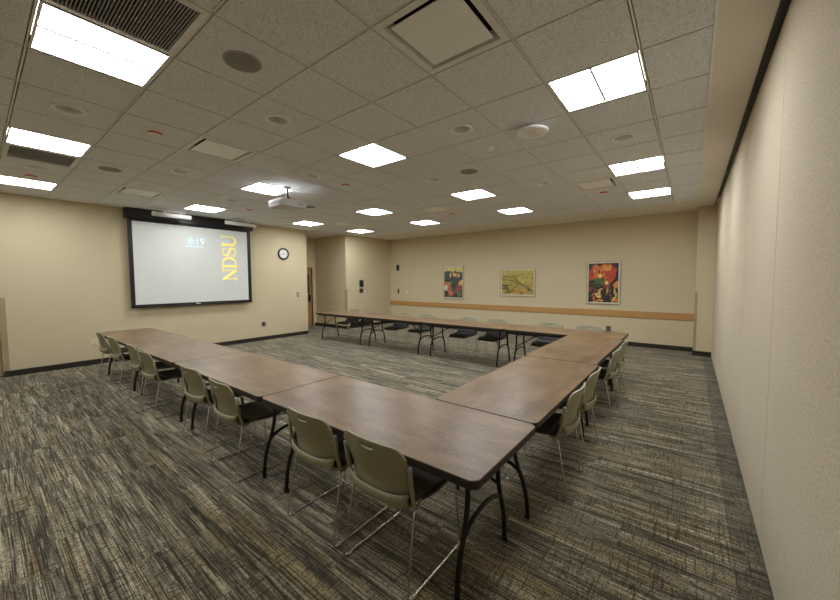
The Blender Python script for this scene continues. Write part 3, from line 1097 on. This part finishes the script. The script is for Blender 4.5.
def seat_fn(u, v):
    # v 0 rear, 1 front
    au = abs(u)
    y = .075 + .43 * v
    w = .205 + .025 * math.sin(PI * min(1, v * 1.1)) - .02 * max(0, v - .85) / .15
    z = .452 - .012 * math.sin(PI * v) - .035 * max(0, (v - .75) / .25) ** 2 + .075 * max(0, (.2 - v) / .2) ** 1.6
    z += .012 * au ** 3 * (1 - v)
    return (u * w * (1 - .06 * max(0, (v - .9) / .1) ** 2), y - .05 * max(0, (.2 - v) / .2) * 0, z)


b = MB()
b.grid_shell(seat_fn, [-1 + 2 * k / 14 for k in range(15)], [0, .04, .1, .16, .22, .35, .5, .65, .78, .88, .95, 1.], .014)
b.build('seat', M['charcoal'], ch)


def rear_fn(u, v):
    # olive outer shell wrapping under the seat's rear edge
    au = abs(u)
    q = 1 - v
    y = q ** 3 * .20 + 3 * q * q * v * .06 - 3 * q * v * v * .022 + v ** 3 * .003
    z = q ** 3 * .424 + 3 * q * q * v * .405 + 3 * q * v * v * .44 + v ** 3 * .512
    return (u * (.17 + .052 * v), y + .042 * au ** 2.4 * v, z + .022 * au ** 4 * v)


b = MB()
b.grid_shell(rear_fn, [-1 + 2 * k / 14 for k in range(15)], [k / 12 for k in range(13)], .009)
b.build('seat_shell', M['olive'], ch)
for s in (-1, 1):
    b = MB()
    b.tube([(s * .212, .12, .428), (s * .224, .080, .446), (s * .232, .060, .50), (s * .235, .042, .58), (s * .237, .030, .672)], .0115, 12)
    po = b.build('back_post', M['olive'], ch)
    b = MB(); b.lathe([(.0125, -.004), (.0125, .006), (.008, .010), (0, .011)], 14, (s * .237, .0295, .672)); b.build('post_cap', M['glide'], po)
    b = MB()
    path = fillet([(s * .205, .14, .43), (s * .224, .078, .432), (s * .240, .0, .0075), (s * .236, .50, .0075), (s * .215, .475, .415), (s * .205, .42, .425), (s * .205, .14, .428)], .03, 5)
    b.tube(path, .0062, 10)
    lg = b.build('sled_leg', M['chrome'], ch)
    for y in (.045, .455):
        b = MB(); b.box(s * .2375 - .010, s * .2375 + .010, y - .014, y + .014, .001, .010); b.build('glide', M['glide'], lg, bevel=.002)
b = MB()
b.tube([(-.205, .40, .419), (.205, .40, .419)], .0062, 10); b.tube([(-.205, .17, .419), (.205, .17, .419)], .0062, 10)
b.build('cross_rod', M['chrome'], ch)

cx_near = [-1.29, -1.865, -3.03, -3.76, -5.06, -5.74, -6.76, -7.52]
rot_near = [.0, .01, -.02, .03, .02, -.02, .03, .0]
first = True
for k, x in enumerate(cx_near):
    put(ch, first, (x, 1.240 - (.03 if k in (2, 4) else 0), 0), rot_near[k], 'olive-backed chrome chair, %s from the partition at the %s' % (ordn[k], row_n), 'chairs around the tables')
    first = False
for k, y in enumerate((2.80, 3.42, 4.66, 5.28)):
    put(ch, False, (-.655 - .005 * k, y, 0), PI / 2, 'olive-backed chrome chair on the partition side of the tables, %s counting toward the pictures' % ordn[k], 'chairs around the tables')
cx_far = [-1.36, -2.02, -3.09, -3.77, -4.89, -5.63, -6.86, -7.44]
for k, x in enumerate(cx_far):
    put(ch, False, (x, 6.56 + (.03 if k % 3 == 1 else 0), 0), PI + [.02, -.03, .0, .03, -.02, .02, 0, .04][k], 'olive-backed chrome chair, %s from the partition at the %s' % (ordn[k], row_f), 'chairs around the tables')

# ------------------------------------------------------------------ world, camera, view
w = bpy.data.worlds.new('World'); SC.world = w
w.use_nodes = True
w.node_tree.nodes['Background'].inputs[0].default_value = (.02, .02, .02, 1)
w.node_tree.nodes['Background'].inputs[1].default_value = .0

yaw, pitch, roll, F = .66028, -.05707, -.00452, 348.5
cy, sy, cp, spn = math.cos(yaw), math.sin(yaw), math.cos(pitch), math.sin(pitch)
fwd = Vector((-sy * cp, cy * cp, spn)); rt = Vector((cy, sy, 0)); up = rt.cross(fwd)
r2 = rt * math.cos(roll) + up * math.sin(roll); u2 = -rt * math.sin(roll) + up * math.cos(roll)
cam = bpy.data.cameras.new('camera'); co = bpy.data.objects.new('camera', cam); COL.objects.link(co)
co.matrix_world = Matrix(((r2.x, u2.x, -fwd.x, 0), (r2.y, u2.y, -fwd.y, 0), (r2.z, u2.z, -fwd.z, 1.5954), (0, 0, 0, 1)))
cam.sensor_fit = 'HORIZONTAL'; cam.sensor_width = 36; cam.lens = F / 840 * 36
cam.clip_start = .02
SC.camera = co
SC.view_settings.view_transform = 'Standard'
SC.view_settings.look = 'None'
SC.view_settings.gamma = 1
SC.view_settings.use_curve_mapping = False
SC.view_settings.exposure = 0.07
SC.cycles.max_bounces = 8
SC.cycles.diffuse_bounces = 5
SC.cycles.use_denoising = True
